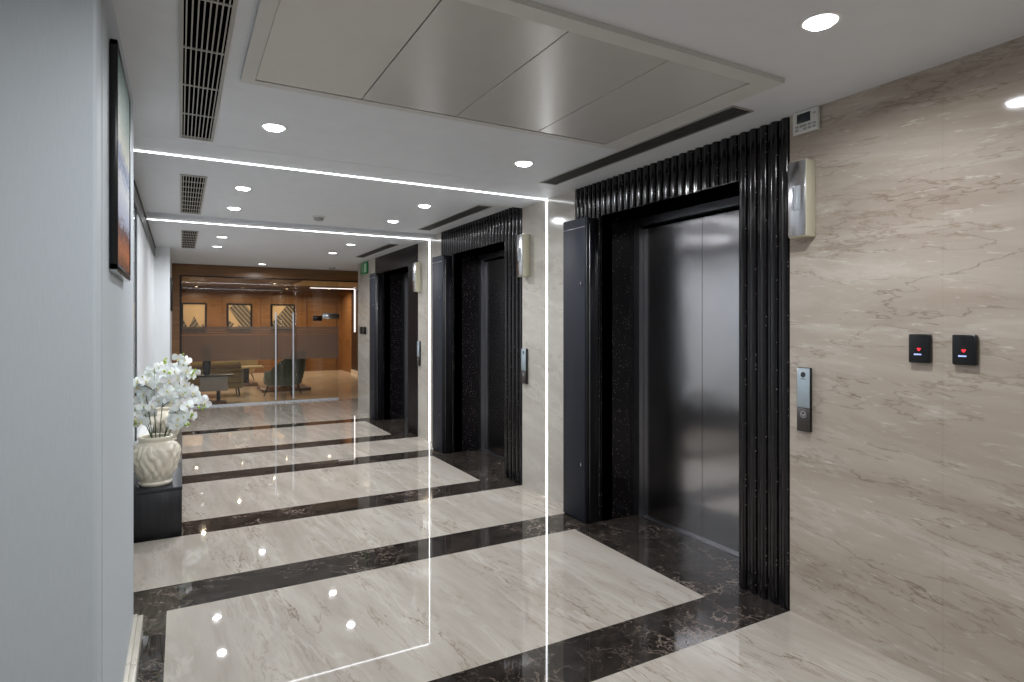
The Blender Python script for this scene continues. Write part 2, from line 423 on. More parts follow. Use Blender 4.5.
# ------------------------------------------------------------------ lift bays
def ribs(mb, y0, y1, z0, z1, n):
    p = (y1 - y0) / n
    mb.box(W + .012, W + .12, y0, y1, z0, z1)
    for i in range(n):
        c = y0 + (i + .5) * p; r = p * .34; k = 10; vs = []
        for z in (z0, z1):
            for j in range(k + 1):
                t = -math.pi / 2 + math.pi * j / k
                vs.append((W + .010 - .016 * math.cos(t), c + r * math.sin(t), z))
        mb.add(vs, [(j, j + 1, k + 2 + j, k + 1 + j) for j in range(k)], 0, True)
        mb.add(vs[:k + 1], [tuple(range(k + 1))]); mb.add(vs[k + 1:], [tuple(reversed(range(k + 1)))])
OH = 2.33
bay_names = ['nearest lift, beside the two black card readers', 'middle lift, between the two glowing vertical strips', 'farthest lift, near the green exit sign']
for i, b in enumerate(BAY):
    ZT = (ZC if i != 1 else ZC2) - .001
    near, far, o0, o1 = b['g0'], b['g1'], b['o0'], b['o1']
    t = thing('granite_surround', ['black sparkling ribbed granite surround of the %s', 'black ribbed granite surround of the %s', 'plain dark granite surround of the %s'][i] % bay_names[i], 'door surround', (W, (near + far) / 2, 0), group=None)
    off = Vector((-W, -(near + far) / 2, 0))
    def sub(name, fn, mats, par=t):
        m_ = MB(); fn(m_); o = m_.build(name, mats, par, loc=off if par is t else None); return o
    if i < 2:
        sub('fluted_jamb', lambda m_: ribs(m_, near, o0, 0, ZT, 5), M['granite'])
        sub('fluted_jamb', lambda m_: ribs(m_, o1, far, 0, ZT, 6), M['granite'])
        sub('fluted_header', lambda m_: ribs(m_, o0, o1, OH, ZT, 19), M['granite'])
    else:
        sub('flat_jamb', lambda m_: m_.box(W - .005, W + .12, near, o0, 0, ZT), M['granite_flat'])
        sub('flat_jamb', lambda m_: m_.box(W - .005, W + .12, o1, far, 0, ZT), M['granite_flat'])
        sub('flat_header', lambda m_: m_.box(W - .005, W + .12, o0, o1, OH, ZT), M['granite_flat'])
    sub('reveal', lambda m_: m_.box(W + .1, DX + .1, o0 - .08, o0, 0, 2.43), M['granite'])
    sub('reveal', lambda m_: m_.box(W + .02, DX + .1, o1, o1 + .06, 0, 2.43), M['granite'])
    sub('soffit', lambda m_: m_.box(W + .02, DX + .1, o0, o1, OH, OH + .1), M['black'])
    # lift entrance
    d = thing('elevator_door', ['closed brushed steel double lift door of the nearest lift, brightly lit', 'closed brushed steel lift door of the middle lift, half hidden in its recess', 'closed steel lift door of the farthest lift, a narrow sliver in the dark recess'][i], 'elevator door', (DX, (o0 + o1) / 2, 0))
    doff = Vector((-DX, -(o0 + o1) / 2, 0))
    def dp(name, fn, mats):
        m_ = MB(); fn(m_); return m_.build(name, mats, d, loc=doff)
    e0, e1 = o0 + .05, o1 - .06; mid = (e0 + e1) / 2 - .01
    dp('door_leaf', lambda m_: m_.box(DX, DX + .03, e0, mid - .002, .006, 2.25), M['steel'])
    dp('door_leaf', lambda m_: m_.box(DX, DX + .03, mid + .002, e1, .006, 2.25), M['steel'])
    dp('door_jamb', lambda m_: m_.box(DX - .045, DX + .04, e1 + .003, o1, 0, 2.33), M['steel_frame'])
    dp('door_jamb', lambda m_: m_.box(DX - .045, DX + .04, o0, e0 - .003, 0, 2.33), M['steel_frame'])
    dp('door_header', lambda m_: (m_.box(DX - .045, DX + .04, e0, e1, 2.272, 2.33), m_.box(DX - .0, DX + .06, e0, e1, 2.25, 2.272, 1)), [M['steel_frame'], M['black']])
    dp('door_sill', lambda m_: m_.box(DX - .03, DX + .04, e0, e1, 0, .005), M['steel_frame'])
    dp('door_back', lambda m_: m_.box(DX + .04, DX + .1, o0, o1, 0, 2.4), M['black'])
    # metal cabinet (side box)
    c0, c1 = b['c0'], b['c1']; xf = 2.665
    q = thing('shutter_cabinet', 'tall blue grey metal cabinet on the wall beyond the %s lift' % ['nearest', 'middle', 'farthest'][i], 'cabinet', (xf, (c0 + c1) / 2, 0))
    qo = Vector((-xf, -(c0 + c1) / 2, 0)); HT = 2.315
    m_ = MB(); m_.bbox(xf + .008, W - .012, c0, c1, 0, HT - .003, .003, 1); m_.build('body', M['cabinet_side'], q, loc=qo)
    m_ = MB(); m_.bbox(xf, xf + .014, c0 + .012, c1, .012, HT, .004, 2); pass
    fp = m_.build('front_panel', M['cabinet'], q, loc=qo)
    m_ = MB(); m_.bbox(xf - .0015, xf + .004, c0 + .014, c1 - .002, HT - .075, HT - .068, .001, 1); m_.build('groove_trim', M['steel_frame'], fp)
    m_ = MB(); m_.bbox(xf + .035, xf + .04, c0 - .002, c0 + .01, .02, HT - .05, .001, 1); m_.build('edge_strip', M['steel_frame'], q, loc=qo)
    for z in (.44, 1.817):
        m_ = MB(); m_.bbox(xf - .012, xf, c0 + .045, c0 + .057, z - .012, z + .012, .003, 2); m_.build('stud', M['chrome'], fp)

# ------------------------------------------------------------------ LED strips
for nm, y0, y1, x0, lab in (('led_strip', 4.425, 4.463, XR, 'first'), ('led_strip', 7.22, 7.29, XR, 'second')):
    m_ = MB()
    vs = []
    yl = {'first': 4.53, 'second': 7.36}[lab]; yr = {'first': 4.418, 'second': 7.225}[lab]
    m_.box(XR + .01, W - .012, yr - .005, yr + .005, ZC - .006, ZC - .001)
    tag(m_.build(nm, M['led']), {'first': 'white glowing light line across the ceiling just past the coffered panel', 'second': 'white glowing light line across the ceiling beyond the middle lift bay'}[lab], 'light strip')
    m_ = MB(); m_.box(W + .002, W + .018, yr - .011, yr + .011, .004, ZC - .008)
    tag(m_.build(nm, M['led']), {'first': 'white glowing vertical light strip in pale marble between nearest and middle lifts', 'second': 'white glowing vertical light strip in pale marble between middle and farthest lifts'}[lab], 'light strip')

# ------------------------------------------------------------------ left side
mb = MB(); mb.box(-.34, XL, 2.12, 3.45, 0, 2.66); struct('wall_left', mb, M['wallpaper'])
mb = MB(); mb.bbox(-3, XL - .002, 2.0, 2.14, 0, 2.66, .01, 3); struct('wall_return', mb, M['wallpaper'])
mb = MB(); mb.box(-3.1, -3, -3, 2.1, 0, 2.66); struct('wall_side', mb, M['white_wall'])
mb = MB(); mb.box(XR - .12, XR, 3.44, 9.75, 0, .5); mb.box(XR - .12, XR - .02, 3.44, 9.75, .5, 2.66)
mb.box(XR - .02, XR, 6.05, 9.75, .5, 2.45); struct('wall_recess', mb, M['white_wall'])
mb = MB(); mb.box(XR - .12, -.13, 9.75, YG + .1, 0, 2.66); struct('wall_column', mb, M['white_wall'])
mb = MB(); mb.bbox(XL, XL + .018, 2.15, 3.44, 0, .09, .002, 1); mb.bbox(XL + .018, XL + .042, 2.15, 3.44, 0, .082, .003, 1)
struct('baseboard_left', mb, M['skirting'])
wn = thing('window_1', 'white glossy glass panel in the left wall above the dark plinth', 'window', (XR, 4.8, .5)); wn['kind'] = 'structure'
mb = MB(); mb.box(-.018, -.004, -1.2, 1.03, .04, 1.96); mb.build('pane', M['white_glass'], wn)
mb = MB(); mb.box(-.02, .004, 1.03, 1.06, .04, 1.96); mb.box(-.02, .004, -1.2, 1.06, 1.95, 1.98); mb.build('window_frame', M['dark_steel'], wn)
mb = MB(); mb.bbox(-.02, .09, 1.1, 4.9, .0, .035, .004, 2); mb.build('window_sill', M['sill'], wn)
mb = MB(); mb.box(XR, XR + .012, 3.6, 9.74, 2.46, 2.60); struct('trim_1', mb, plain('pelmet_grey', '#77777a', .5))
mb = MB(); mb.box(XR + .012, XR + .02, 3.6, 9.74, 2.572, 2.595); struct('trim_2', mb, M['grille_dark'])

# wall screen edge on far left wall
mb = MB(); mb.bbox(-.13, -.105, 10.2, 11.4, 1.72, 2.2, .005, 2)
tag(mb.build('wall_panel', M['frame_black']), 'black framed panel seen edge-on on the far white wall left of the glass', 'panel')

# framed painting
p = thing('framed_painting', 'tall black framed colourful abstract painting on the near left wall', 'picture', (XL, 2.585, 1.68))
L2, H2 = .285, .74
mb = MB()
for a in ((-L2, L2, 0, .02), (-L2, L2, H2 - .02, H2)): mb.bbox(.002, .024, a[0], a[1], a[2], a[3], .003, 1)
for a in ((-L2, -L2 + .02), (L2 - .02, L2)): mb.bbox(.002, .024, a[0], a[1], .0, H2, .003, 1)
mb.build('picture_frame', M['frame_black'], p)
mb = MB(); mb.box(.001, .021, -L2 + .015, L2 - .015, .015, H2 - .015); mb.build('canvas', M['art'], p)
mb = MB(); mb.box(.002, .022, -L2 + .01, L2 - .01, -.006, -.001); mb.build('lower_trim', M['chrome'], p)

# plinth
p = thing('plinth', 'low dark wood plinth carrying the vases along the left wall', 'plinth', (-.155, 6.15, 0))
mb = MB(); mb.bbox(-.163, .165, -1.28, 1.28, 0, .325, .002, 1); mb.build('body', M['plinth'], p)
mb = MB(); mb.bbox(-.163, .168, -1.283, 1.283, .3255, .35, .002, 1); mb.build('top_board', M['plinth_top'], p)

# vases
def vase_mesh():
    prof = [(0.0, .0), (.098, .0), (.106, .008), (.108, .02), (.100, .03), (.112, .06), (.132, .11), (.149, .17), (.156, .22), (.150, .26),
            (.134, .29), (.114, .303), (.106, .312), (.108, .322), (.115, .335), (.113, .346), (.102, .349), (.095, .342), (.094, .31), (.12, .25), (.12, .1), (0, .05)]
    # densify
    out = []
    for (r0, z0), (r1, z1) in zip(prof, prof[1:]):
        for k in range(4): t = k / 4; out.append((r0 + (r1 - r0) * t, z0 + (z1 - z0) * t))
    out.append(prof[-1])
    def fn(t, z, r):
        if r < .11 or z < .045 or z > .295: return 0
        e = min(1, (z - .045) / .04, (.295 - z) / .03)
        # overlapping feather-like swirls
        sw = math.sin(3 * t)
        a = 7 * t + (14 * (z - .17) + 1.2 * math.sin(30 * z)) * sw
        s1 = abs(math.sin(a)) ** .7
        s2 = .5 + .5 * math.sin(14 * t + 10 * (z - .1) * sw + 2 * math.sin(3 * t + 40 * z))
        return e * (-.012 + .013 * s1 + .009 * s2)
    mb = MB(); mb.lathe(out, 220, fn=fn); return mb
v = thing('flower_vase', 'cream ceramic vase with carved wavy relief at the front of the dark plinth', 'vase', (-.156, 5.04, .35), group=None)
vb = vase_mesh().build('body', M['vase'], v)
def handle(mb, s):
    pts = [(0.0 + s * (.135 + .035 * math.sin(math.pi * k / 8)), 0, .17 + .09 * k / 8) for k in range(9)]
    mb.tube(pts, .009, 8)
mb = MB(); handle(mb, 1); mb.build('handle', M['vase'], v).rotation_euler = (0, 0, R(200))
copy_tree(v, (-.135, 6.85, .35), R(60), 'cream ceramic vase farther back on the dark plinth, mostly hidden by flowers')

# orchids
def petal(mb, ang, ln, wd, cup=.25, mi=0, tilt=.15):
    pts = []; n = 7; c, s = math.cos(ang), math.sin(ang)
    L = []; Rr = []; Cn = []
    for i in range(n + 1):
        t = i / n; w = wd * math.sin(math.pi * min(1, t * .92 + .04)) ** .65 * (.45 + .75 * t) * .8; x = t * ln; z = tilt * x - cup * x * x / ln * .6
        for lst, k in ((L, -1), (Cn, 0), (Rr, 1)):
            y = k * w; zz = z + (abs(k) * w * .22)
            lst.append((x * c - y * s, x * s + y * c, zz))
    o = L + Cn + Rr; m = n + 1
    fs = [(i, i + 1, m + i + 1, m + i) for i in range(n)] + [(m + i, m + i + 1, 2 * m + i + 1, 2 * m + i) for i in range(n)]
    mb.add(o, fs, mi, True)
def orchid_flower(var=0):
    mb = MB()
    for a in (90, 210, 330): petal(mb, R(a), .040, .016, .2, 0, .05)
    for a in (18, 162): petal(mb, R(a), .046, .030, .3, 0, .12)
    petal(mb, R(270), .014, .006, -.6, 1, .9)
    mb.lathe([(0, .012), (.005, .010), (.006, 0)], 8, mi=1)
    me = mb.build('flower', [M['petal'], M['lip']]); return me
fl0 = orchid_flower(); fl_mesh = fl0.data; bpy.data.objects.remove(fl0)
bb = MB(); bb.lathe([(0, -.012), (.007, -.006), (.009, .002), (.006, .01), (0, .014)], 8)
bo = bb.build('bud', M['bud']); bud_mesh = bo.data; bpy.data.objects.remove(bo)
def spray(base, tip, bend, nfl, label, seed, start=.35, spread=.035, buds=3, sc=1.0):
    rnd = random.Random(seed)
    t = thing('orchid_spray', label, 'flower', base, group='white orchid sprays in the vases')
    B = Vector((0, 0, -.12)); T = Vector(tip) - Vector(base); C = Vector(bend) - Vector(base)
    def pt(u): return B * (1 - u) ** 2 + C * 2 * u * (1 - u) + T * u ** 2
    mb = MB(); pts = [pt(k / 16) for k in range(17)]
    mb.tube(pts, [.0042 - .0026 * k / 16 for k in range(17)], 6)
    mb.build('stem', M['stem'], t)
    for k in range(nfl):
        u = start + (1.0 - start) * (k + .5) / nfl * .97
        q = pt(u) + Vector((rnd.uniform(-1, 1), rnd.uniform(-1, 1), rnd.uniform(-.8, .8))) * spread
        o = bpy.data.objects.new('flower', fl_mesh); COL.objects.link(o); o.parent = t
        o.location = q
        face = Vector((rnd.uniform(-.7, .9), -1, rnd.uniform(-.5, .6))).normalized()
        o.rotation_euler = face.to_track_quat('Z', 'Y').to_euler()
        o.rotation_euler.rotate_axis('Z', rnd.uniform(-.6, .6))
        s = sc * rnd.uniform(.85, 1.15) * (1.0 - .25 * (u - start)); o.scale = (s, s, s)
    for k in range(buds):
        o = bpy.data.objects.new('bud', bud_mesh); COL.objects.link(o); o.parent = t
        o.location = pt(1) + Vector((rnd.uniform(-.03, .03), rnd.uniform(-.03, .03), .012 * k)); o.rotation_euler = (rnd.uniform(-1, 1), rnd.uniform(-1, 1), 0)
        s = rnd.uniform(.8, 1.3); o.scale = (s, s, s)
    return t
zb = .70
spray((-.165, 5.03, zb), (-.235, 5.02, 1.10), (-.20, 5.0, .95), 8, 'white orchid spray leaning furthest left out of the front vase', 1, .54, .05, sc=1.25)
spray((-.150, 5.05, zb), (-.165, 5.08, 1.17), (-.17, 5.0, 1.0), 9, 'white orchid spray rising upright from the middle of the front vase', 2, .54, .055, sc=1.25)
spray((-.135, 5.04, zb), (-.075, 5.02, 1.15), (-.12, 5.0, .98), 9, 'white orchid spray rising just right of the middle of the front vase', 3, .54, .055, sc=1.25)
spray((-.120, 5.03, zb), (.035, 4.98, .98), (-.04, 5.0, 1.08), 9, 'white orchid spray arching right over the rim of the front vase', 4, .54, .05, sc=1.3)
spray((-.125, 5.00, zb), (.055, 4.93, .84), (-.03, 4.96, 1.02), 8, 'white orchid spray drooping low on the right of the front vase', 5, .54, .045, buds=4, sc=1.35)
spray((-.165, 5.06, zb), (-.25, 5.02, .88), (-.22, 5.03, .94), 6, 'short white orchid spray low on the left against the wall', 6, .54, .045, sc=1.25)
spray((-.15, 5.0, zb), (-.27, 4.93, .80), (-.23, 4.95, .92), 5, 'short white orchid spray hanging low over the left of the front vase rim', 7, .54, .04, sc=1.25)
spray((-.12, 5.02, zb), (.03, 4.93, .76), (-.01, 4.95, .92), 5, 'short white orchid spray hanging low over the right of the front vase rim', 8, .54, .035, sc=1.3)
for bx_, tip, bend, n, sd, lab in (((-.13, 6.85, zb), (.0, 6.8, 1.16), (-.06, 6.8, 1.0), 15, 21, 'white orchid spray standing tallest, from the rear vase'),
        ((-.12, 6.85, zb), (.10, 6.75, 1.0), (.0, 6.8, 1.12), 15, 22, 'white orchid spray from the rear vase arching right with green buds'),
        ((-.12, 6.85, zb), (.18, 6.7, .66), (.10, 6.75, 1.02), 15, 23, 'white orchid spray from the rear vase drooping far right'),
        ((-.14, 6.85, zb), (-.12, 6.8, 1.12), (-.15, 6.8, 1.0), 13, 24, 'white orchid spray from the rear vase leaning left')):
    spray(bx_, tip, bend, max(6, n - 5), lab, sd, .45, .05, 5, 1.5)
# dark leaves in the front vase
def leaf_mesh():
    mb = MB(); petal(mb, 0, .16, .022, .5, 0, .8); return mb
for k, (rz, lab) in enumerate(((2.6, 'dark glossy leaf leaning left among the orchids'), (.5, 'dark glossy leaf leaning right among the orchids'))):
    o = leaf_mesh().build('orchid_leaf', M['darkleaf']); o.location = (-.13, 4.93, 1.0 - .1 * k); o.rotation_euler = (0, 0, rz); tag(o, lab, 'leaf')

# ------------------------------------------------------------------ ceiling fittings
def downlight(x, y, z, lab, grp='round white recessed ceiling downlights', warm=False, pw=16, sz=.058):
    t = thing('ceiling_downlight', lab, 'ceiling light', (x, y, z), group=grp)
    mb = MB(); mb.lathe([(sz, -.001), (sz, -.004), (sz + .012, -.005), (sz + .017, -.001)], 28); mb.build('trim_ring', M['lamp_ring'], t)
    mb = MB(); mb.disc((0, 0, -.003), sz, 'z', 28, flip=True); mb.build('lamp', M['lamp_warm'] if warm else M['lamp'], t)
    l = bpy.data.lights.new('downlight_beam', 'AREA'); l.shape = 'DISK'; l.size = sz * 1.5; l.energy = pw; l.spread = R(165)
    l.color = (1, .80, .58) if warm else (.94, .965, 1)
    lo = bpy.data.objects.new('downlight_beam', l); COL.objects.link(lo); lo.location = (x, y, z - .012); lo.visible_camera = True
    return t
DL = [(2.018, 1.346, ZC, 'round ceiling downlight nearest the camera, above the card readers'),
      (.455, 1.35, ZC, 'round ceiling downlight beside the near end of the long vent'),
      (.453, 3.53, ZC, 'round ceiling downlight just past the end of the long ribbed vent'),
      (2.033, 3.50, ZC, 'round ceiling downlight in front of the nearest lift, by the coffer corner'),
      (.455, 5.417, ZC2, 'round ceiling downlight beside the middle vent, nearer one'),
      (.456, 6.386, ZC2, 'round ceiling downlight beside the middle vent, farther one'),
      (2.03, 5.376, ZC2, 'round ceiling downlight in front of the middle lift, nearer one'),
      (2.03, 6.338, ZC2, 'round ceiling downlight in front of the middle lift, farther one'),
      (.454, 8.266, ZC, 'round ceiling downlight beside the farthest vent, nearer one'),
      (.45, 9.302, ZC, 'round ceiling downlight beside the farthest vent, farther one'),
      (2.03, 8.185, ZC, 'round ceiling downlight in front of the farthest lift, nearer one'),
      (2.03, 9.293, ZC, 'round ceiling downlight in front of the farthest lift, farther one'),
      (1.29, 11.6, ZC, 'single round ceiling downlight nearest the glass partition')]
for x, y, z, lab in DL: downlight(x, y, z, lab)

def vent(x0, x1, y0, y1, z, lab, nsl, step, fw=.014, dark=False, name='ceiling_vent'):
    cx, cy = (x0 + x1) / 2, (y0 + y1) / 2; hx, hy = (x1 - x0) / 2, (y1 - y0) / 2
    t = thing(name, lab, 'air vent', (cx, cy, z))
    mb = MB()
    mb.box(-hx, -hx + fw, -hy, hy, -.008, -.001); mb.box(hx - fw, hx, -hy, hy, -.008, -.001)
    mb.box(-hx + fw, hx - fw, -hy, -hy + fw, -.008, -.001); mb.box(-hx + fw, hx - fw, hy - fw, hy, -.008, -.001)
    mb.build('frame', M['grille'], t)
    mb = MB(); mb.box(-hx + fw, hx - fw, -hy + fw, hy - fw, -.0025, -.001); mb.build('backing', M['black'] if not dark else M['grille_dark'], t)
    mb = MB(); w = hx * 2 - fw * 2
    for i in range(nsl):
        c = -hx + fw + (i + .5) * w / nsl; mb.box(c - w / nsl * .13, c + w / nsl * .13, -hy + fw, hy - fw, -.007, -.0026)
    i = 0
    while hy - fw - .03 - i * step > -hy + fw:
        c = hy - fw - .03 - i * step; i += 1; mb.box(-hx + fw, hx - fw, c - .005, c + .005, -.0078, -.0027)
    mb.build('slats', M['grille'] if not dark else M['grille_dark'], t)
    return t
vent(-.004, .170, 1.60, 3.975, ZC, 'long ribbed ceiling vent nearest the camera, upper left', 8, .42)
vent(-.003, .182, 5.13, 6.88, ZC2, 'ribbed ceiling vent in the middle bay on the left', 8, .21)
vent(.008, .188, 7.88, 9.675, ZC, 'farthest ribbed ceiling vent on the left, before the glass', 8, .25)
vent(2.405, 2.558, 2.07, 3.905, ZC, 'dark linear slot vent above the nearest lift', 5, 9, .006, True, 'slot_vent')
vent(2.46, 2.61, 5.095, 6.73, ZC2, 'dark linear slot vent above the middle lift', 5, 9, .006, True, 'slot_vent')
vent(2.455, 2.595, 7.84, 9.63, ZC, 'dark linear slot vent above the farthest lift', 5, 9, .006, True, 'slot_vent')

# coffered panel
t = thing('ceiling_coffer', 'large rectangular ceiling coffer with four warm grey satin panels', 'ceiling panel', (1.27, 2.33, ZC))
ox0, ox1, oy0, oy1 = .232 - 1.27, 2.345 - 1.27, 1.735 - 2.33, 2.895 - 2.33
ix0, ix1, iy0, iy1 = .287 - 1.27, 2.215 - 1.27, 1.812 - 2.33, 2.845 - 2.33
mb = MB()
mb.box(ox0, ix0, oy0, oy1, -.022, -.001); mb.box(ix1, ox1, oy0, oy1, -.022, -.001); mb.box(ix0, ix1, oy0, iy0, -.022, -.001); mb.box(ix0, ix1, iy1, oy1, -.022, -.001)
mb.build('frame', M['coffer_frame'], t)
mb = MB(); mb.box(ix0, ix1, iy0, iy1, -.004, -.001); mb.build('backing', M['black'], t)
cuts = [ix0, .757 - 1.27, 1.245 - 1.27, 1.74 - 1.27, ix1]
for a, b_ in zip(cuts, cuts[1:]):
    mb = MB(); mb.bbox(a + (.003 if a != ix0 else .0015), b_ - (.003 if b_ != ix1 else .006), iy0 + .001, iy1 - .007, -.019, -.006, .001, 1, smooth=False); mb.build('panel', M['coffer'], t)

def detector(x, y, z, lab):
    t = thing('smoke_detector', lab, 'smoke detector', (x, y, z))
    mb = MB(); mb.lathe([(0, -.014), (.062, -.014), (.068, -.008), (.068, -.001)], 24); mb.build('base', M['white_plastic'], t)
    mb = MB(); mb.lathe([(0, -.048), (.03, -.048), (.044, -.04), (.05, -.022), (.05, -.0145)], 24); mb.build('sensor_head', M['button_grey'], t)
detector(1.27, 6.455, ZC2, 'small white smoke detector on the middle bay ceiling')
detector(2.52, 11.55, ZC, 'small white smoke detector near the glass partition')

# ------------------------------------------------------------------ wall fittings on the right wall (x = W)
def indicator(y0, lab):
    t = thing('floor_indicator', lab, 'lift indicator', (W, y0 + .05, 1.943))
    mb = MB(); mb.bbox(-.076, -.001, -.05, .05, 0, .386, .004, 2); mb.build('housing', M['cream'], t)
    mb = MB(); mb.bbox(-.081, -.0765, -.048, .05, .006, .382, .002, 1); mb.build('face_plate', M['plate'], t)
    mb = MB()
    pts = [(-.0815 - .012 * math.sin(math.pi * k / 8), -.022 + .044 * k / 8) for k in range(9)]
    vs = [(x, y, z) for z in (.135, .255) for x, y in pts]
    mb.add(vs, [(j, j + 1, 10 + j, 9 + j) for j in range(8)], 0, True); mb.add(vs[:9], [tuple(range(9))]); mb.add(vs[9:], [tuple(reversed(range(9)))])
    mb.build('display', M['lens'], t)
    return t
indicator(1.888, 'cream and steel floor indicator box beside the nearest lift, below the thermostat')
indicator(4.70, 'cream and steel floor indicator box beside the middle lift')
indicator(7.53, 'cream and steel floor indicator box beside the farthest lift')

def call(y0, y1, lab):
    h = .325; t = thing('call_panel', lab, 'call button panel', (W, (y0 + y1) / 2, .957)); hy = (y1 - y0) / 2
    mb = MB(); mb.bbox(-.022, -.001, -hy, hy, 0, h, .003, 1); mb.build('back_box', M['black_gloss'], t)
    mb = MB(); mb.bbox(-.026, -.0222, -hy, hy - .0, .122, h - .002, .001, 1); mb.build('glass_plate', M['callglass'], t)
    mb = MB(); mb.bbox(-.026, -.0222, -hy, hy - .0, .002, .12, .001, 1); lp = mb.build('lower_plate', M['calldark'], t)
    mb = MB()
    x = -.0265
    for k in range(6):
        a = R(60 * k + 30); mb.disc((x, .009 * math.cos(a), h - .035 + .009 * math.sin(a)), .0062, 'x', 10, flip=True)
    mb.disc((x - .0002, 0, h - .035), .008, 'x', 12, flip=True); mb.box(x - .0003, x + .0005, -.013, .013, h - .058, h - .055)
    mb.build('emblem', M['icon_dark'], t)
    mb = MB(); n = 24; vs = []
    for k in range(n):
        a = 2 * math.pi * k / n
        for r in (.0165, .0145): vs.append((x, r * math.cos(a), .088 + r * math.sin(a)))
    mb.add(vs, [(2 * k, 2 * k + 1, (2 * k + 3) % (2 * n), (2 * k + 2) % (2 * n)) for k in range(n)])
    mb.poly([(x, -.010, .094), (x, 0, .082), (x, 0, .078), (x, -.0125, .092)]); mb.poly([(x, .010, .094), (x, .0125, .092), (x, 0, .078), (x, 0, .082)])
    mb.build('down_button', M['icon_white'], lp)
call(1.906, 1.976, 'pale blue and grey lift call panel beside the nearest lift')
call(4.735, 4.815, 'pale blue and grey lift call panel beside the middle lift')
call(7.535, 7.61, 'pale blue and grey lift call panel beside the farthest lift')

def reader(yc, lab):
    t = thing('card_reader', lab, 'card reader', (W, yc, 1.337))
    mb = MB(); mb.bbox(-.024, -.001, -.043, .043, 0, .123, .006, 3); mb.build('casing', M['black_gloss'], t)
    mb = MB(); x = -.0245; r = .0045; pts = []
    for k in range(7): a = R(180 * k / 6); pts.append((x, -.0042 + r * math.cos(a), .061 + r * math.sin(a)))
    o_ = [(x, -.0042 + r * math.cos(R(30 * k)) , .061 + r * .8 * math.sin(R(30 * k))) for k in range(7)]
    o2 = [(x, .0042 + r * math.cos(R(30 * k)), .061 + r * .8 * math.sin(R(30 * k))) for k in range(7)]
    mb.poly(o_); mb.poly(o2); mb.poly([(x, -.0087, .0612), (x, .0087, .0612), (x, .003, .0525), (x, 0, .051), (x, -.003, .0525)])
    mb.build('heart_mark', M['red_led'], t)
    mb = MB(); mb.box(x - .0003, x, -.010, .013, .0335, .0395); mb.disc((x, .016, .0365), .004, 'x', 12, flip=True); mb.build('lettering', M['blue_led'], t)
reader(1.397, 'black card reader with red heart light, the one nearer the lift')
reader(1.229, 'black card reader with red heart light, the one farther from the lift')

t = thing('thermostat', 'white air conditioning controller with dark display near the ceiling above the indicator', 'thermostat', (W, 1.933, 2.478))
mb = MB(); mb.bbox(-.022, -.001, -.071, .071, 0, .115, .005, 2); mb.build('casing', M['white_plastic'], t)
mb = MB(); mb.bbox(-.024, -.0222, -.030, .045, .052, .100, .001, 1); mb.build('display', M['lcd'], t)
for (yy, zz) in [(.045, .035), (.045, .018), (.02, .035), (.0, .018), (.0, .035), (-.025, .018), (-.025, .035), (-.05, .035), (-.05, .018), (-.052, .085)]:
    mb = MB(); mb.bbox(-.025, -.0222, yy - .009, yy + .009, zz - .005, zz + .005, .001, 1); mb.build('button', M['button_grey'], t)

for yc, lab in ((10.47, 'small black card reader on the far marble pilaster, left of its twin'), (10.245, 'small black card reader on the far marble pilaster, right of its twin')):
    t = thing('card_reader', lab, 'card reader', (W, yc, 1.34))
    mb = MB(); mb.bbox(-.03, -.001, -.055, .055, 0, .125, .006, 2); mb.build('casing', M['black_gloss'], t)
# exit sign
t = thing('exit_sign', 'green and white running man exit sign high on the far marble pilaster', 'exit sign', (W, 10.27, 2.375))
mb = MB(); mb.bbox(-.03, -.001, -.2, .2, 0, .2, .004, 2); mb.build('casing', M['green'], t)
x = -.0315; mb = MB()
mb.box(x, x + .001, -.17, -.03, .03, .17)  # doorway
mb.disc((x, .045, .15), .016, 'x', 12, flip=True)
def bar(y0, z0, y1, z1, w=.012):
    d = Vector((0, y1 - y0, z1 - z0)).normalized(); n_ = Vector((0, -d.z, d.y)) * w
    a = Vector((x, y0, z0)); b_ = Vector((x, y1, z1)); mb.poly([a - n_, b_ - n_, b_ + n_, a + n_])
bar(.05, .13, .07, .09); bar(.07, .09, .03, .06, .009); bar(.03, .06, .05, .03, .008); bar(.07, .09, .11, .05, .009); bar(.055, .125, .01, .11, .007); bar(.055, .12, .1, .12, .007)
mb.build('pictogram', M['exit_white'], t)

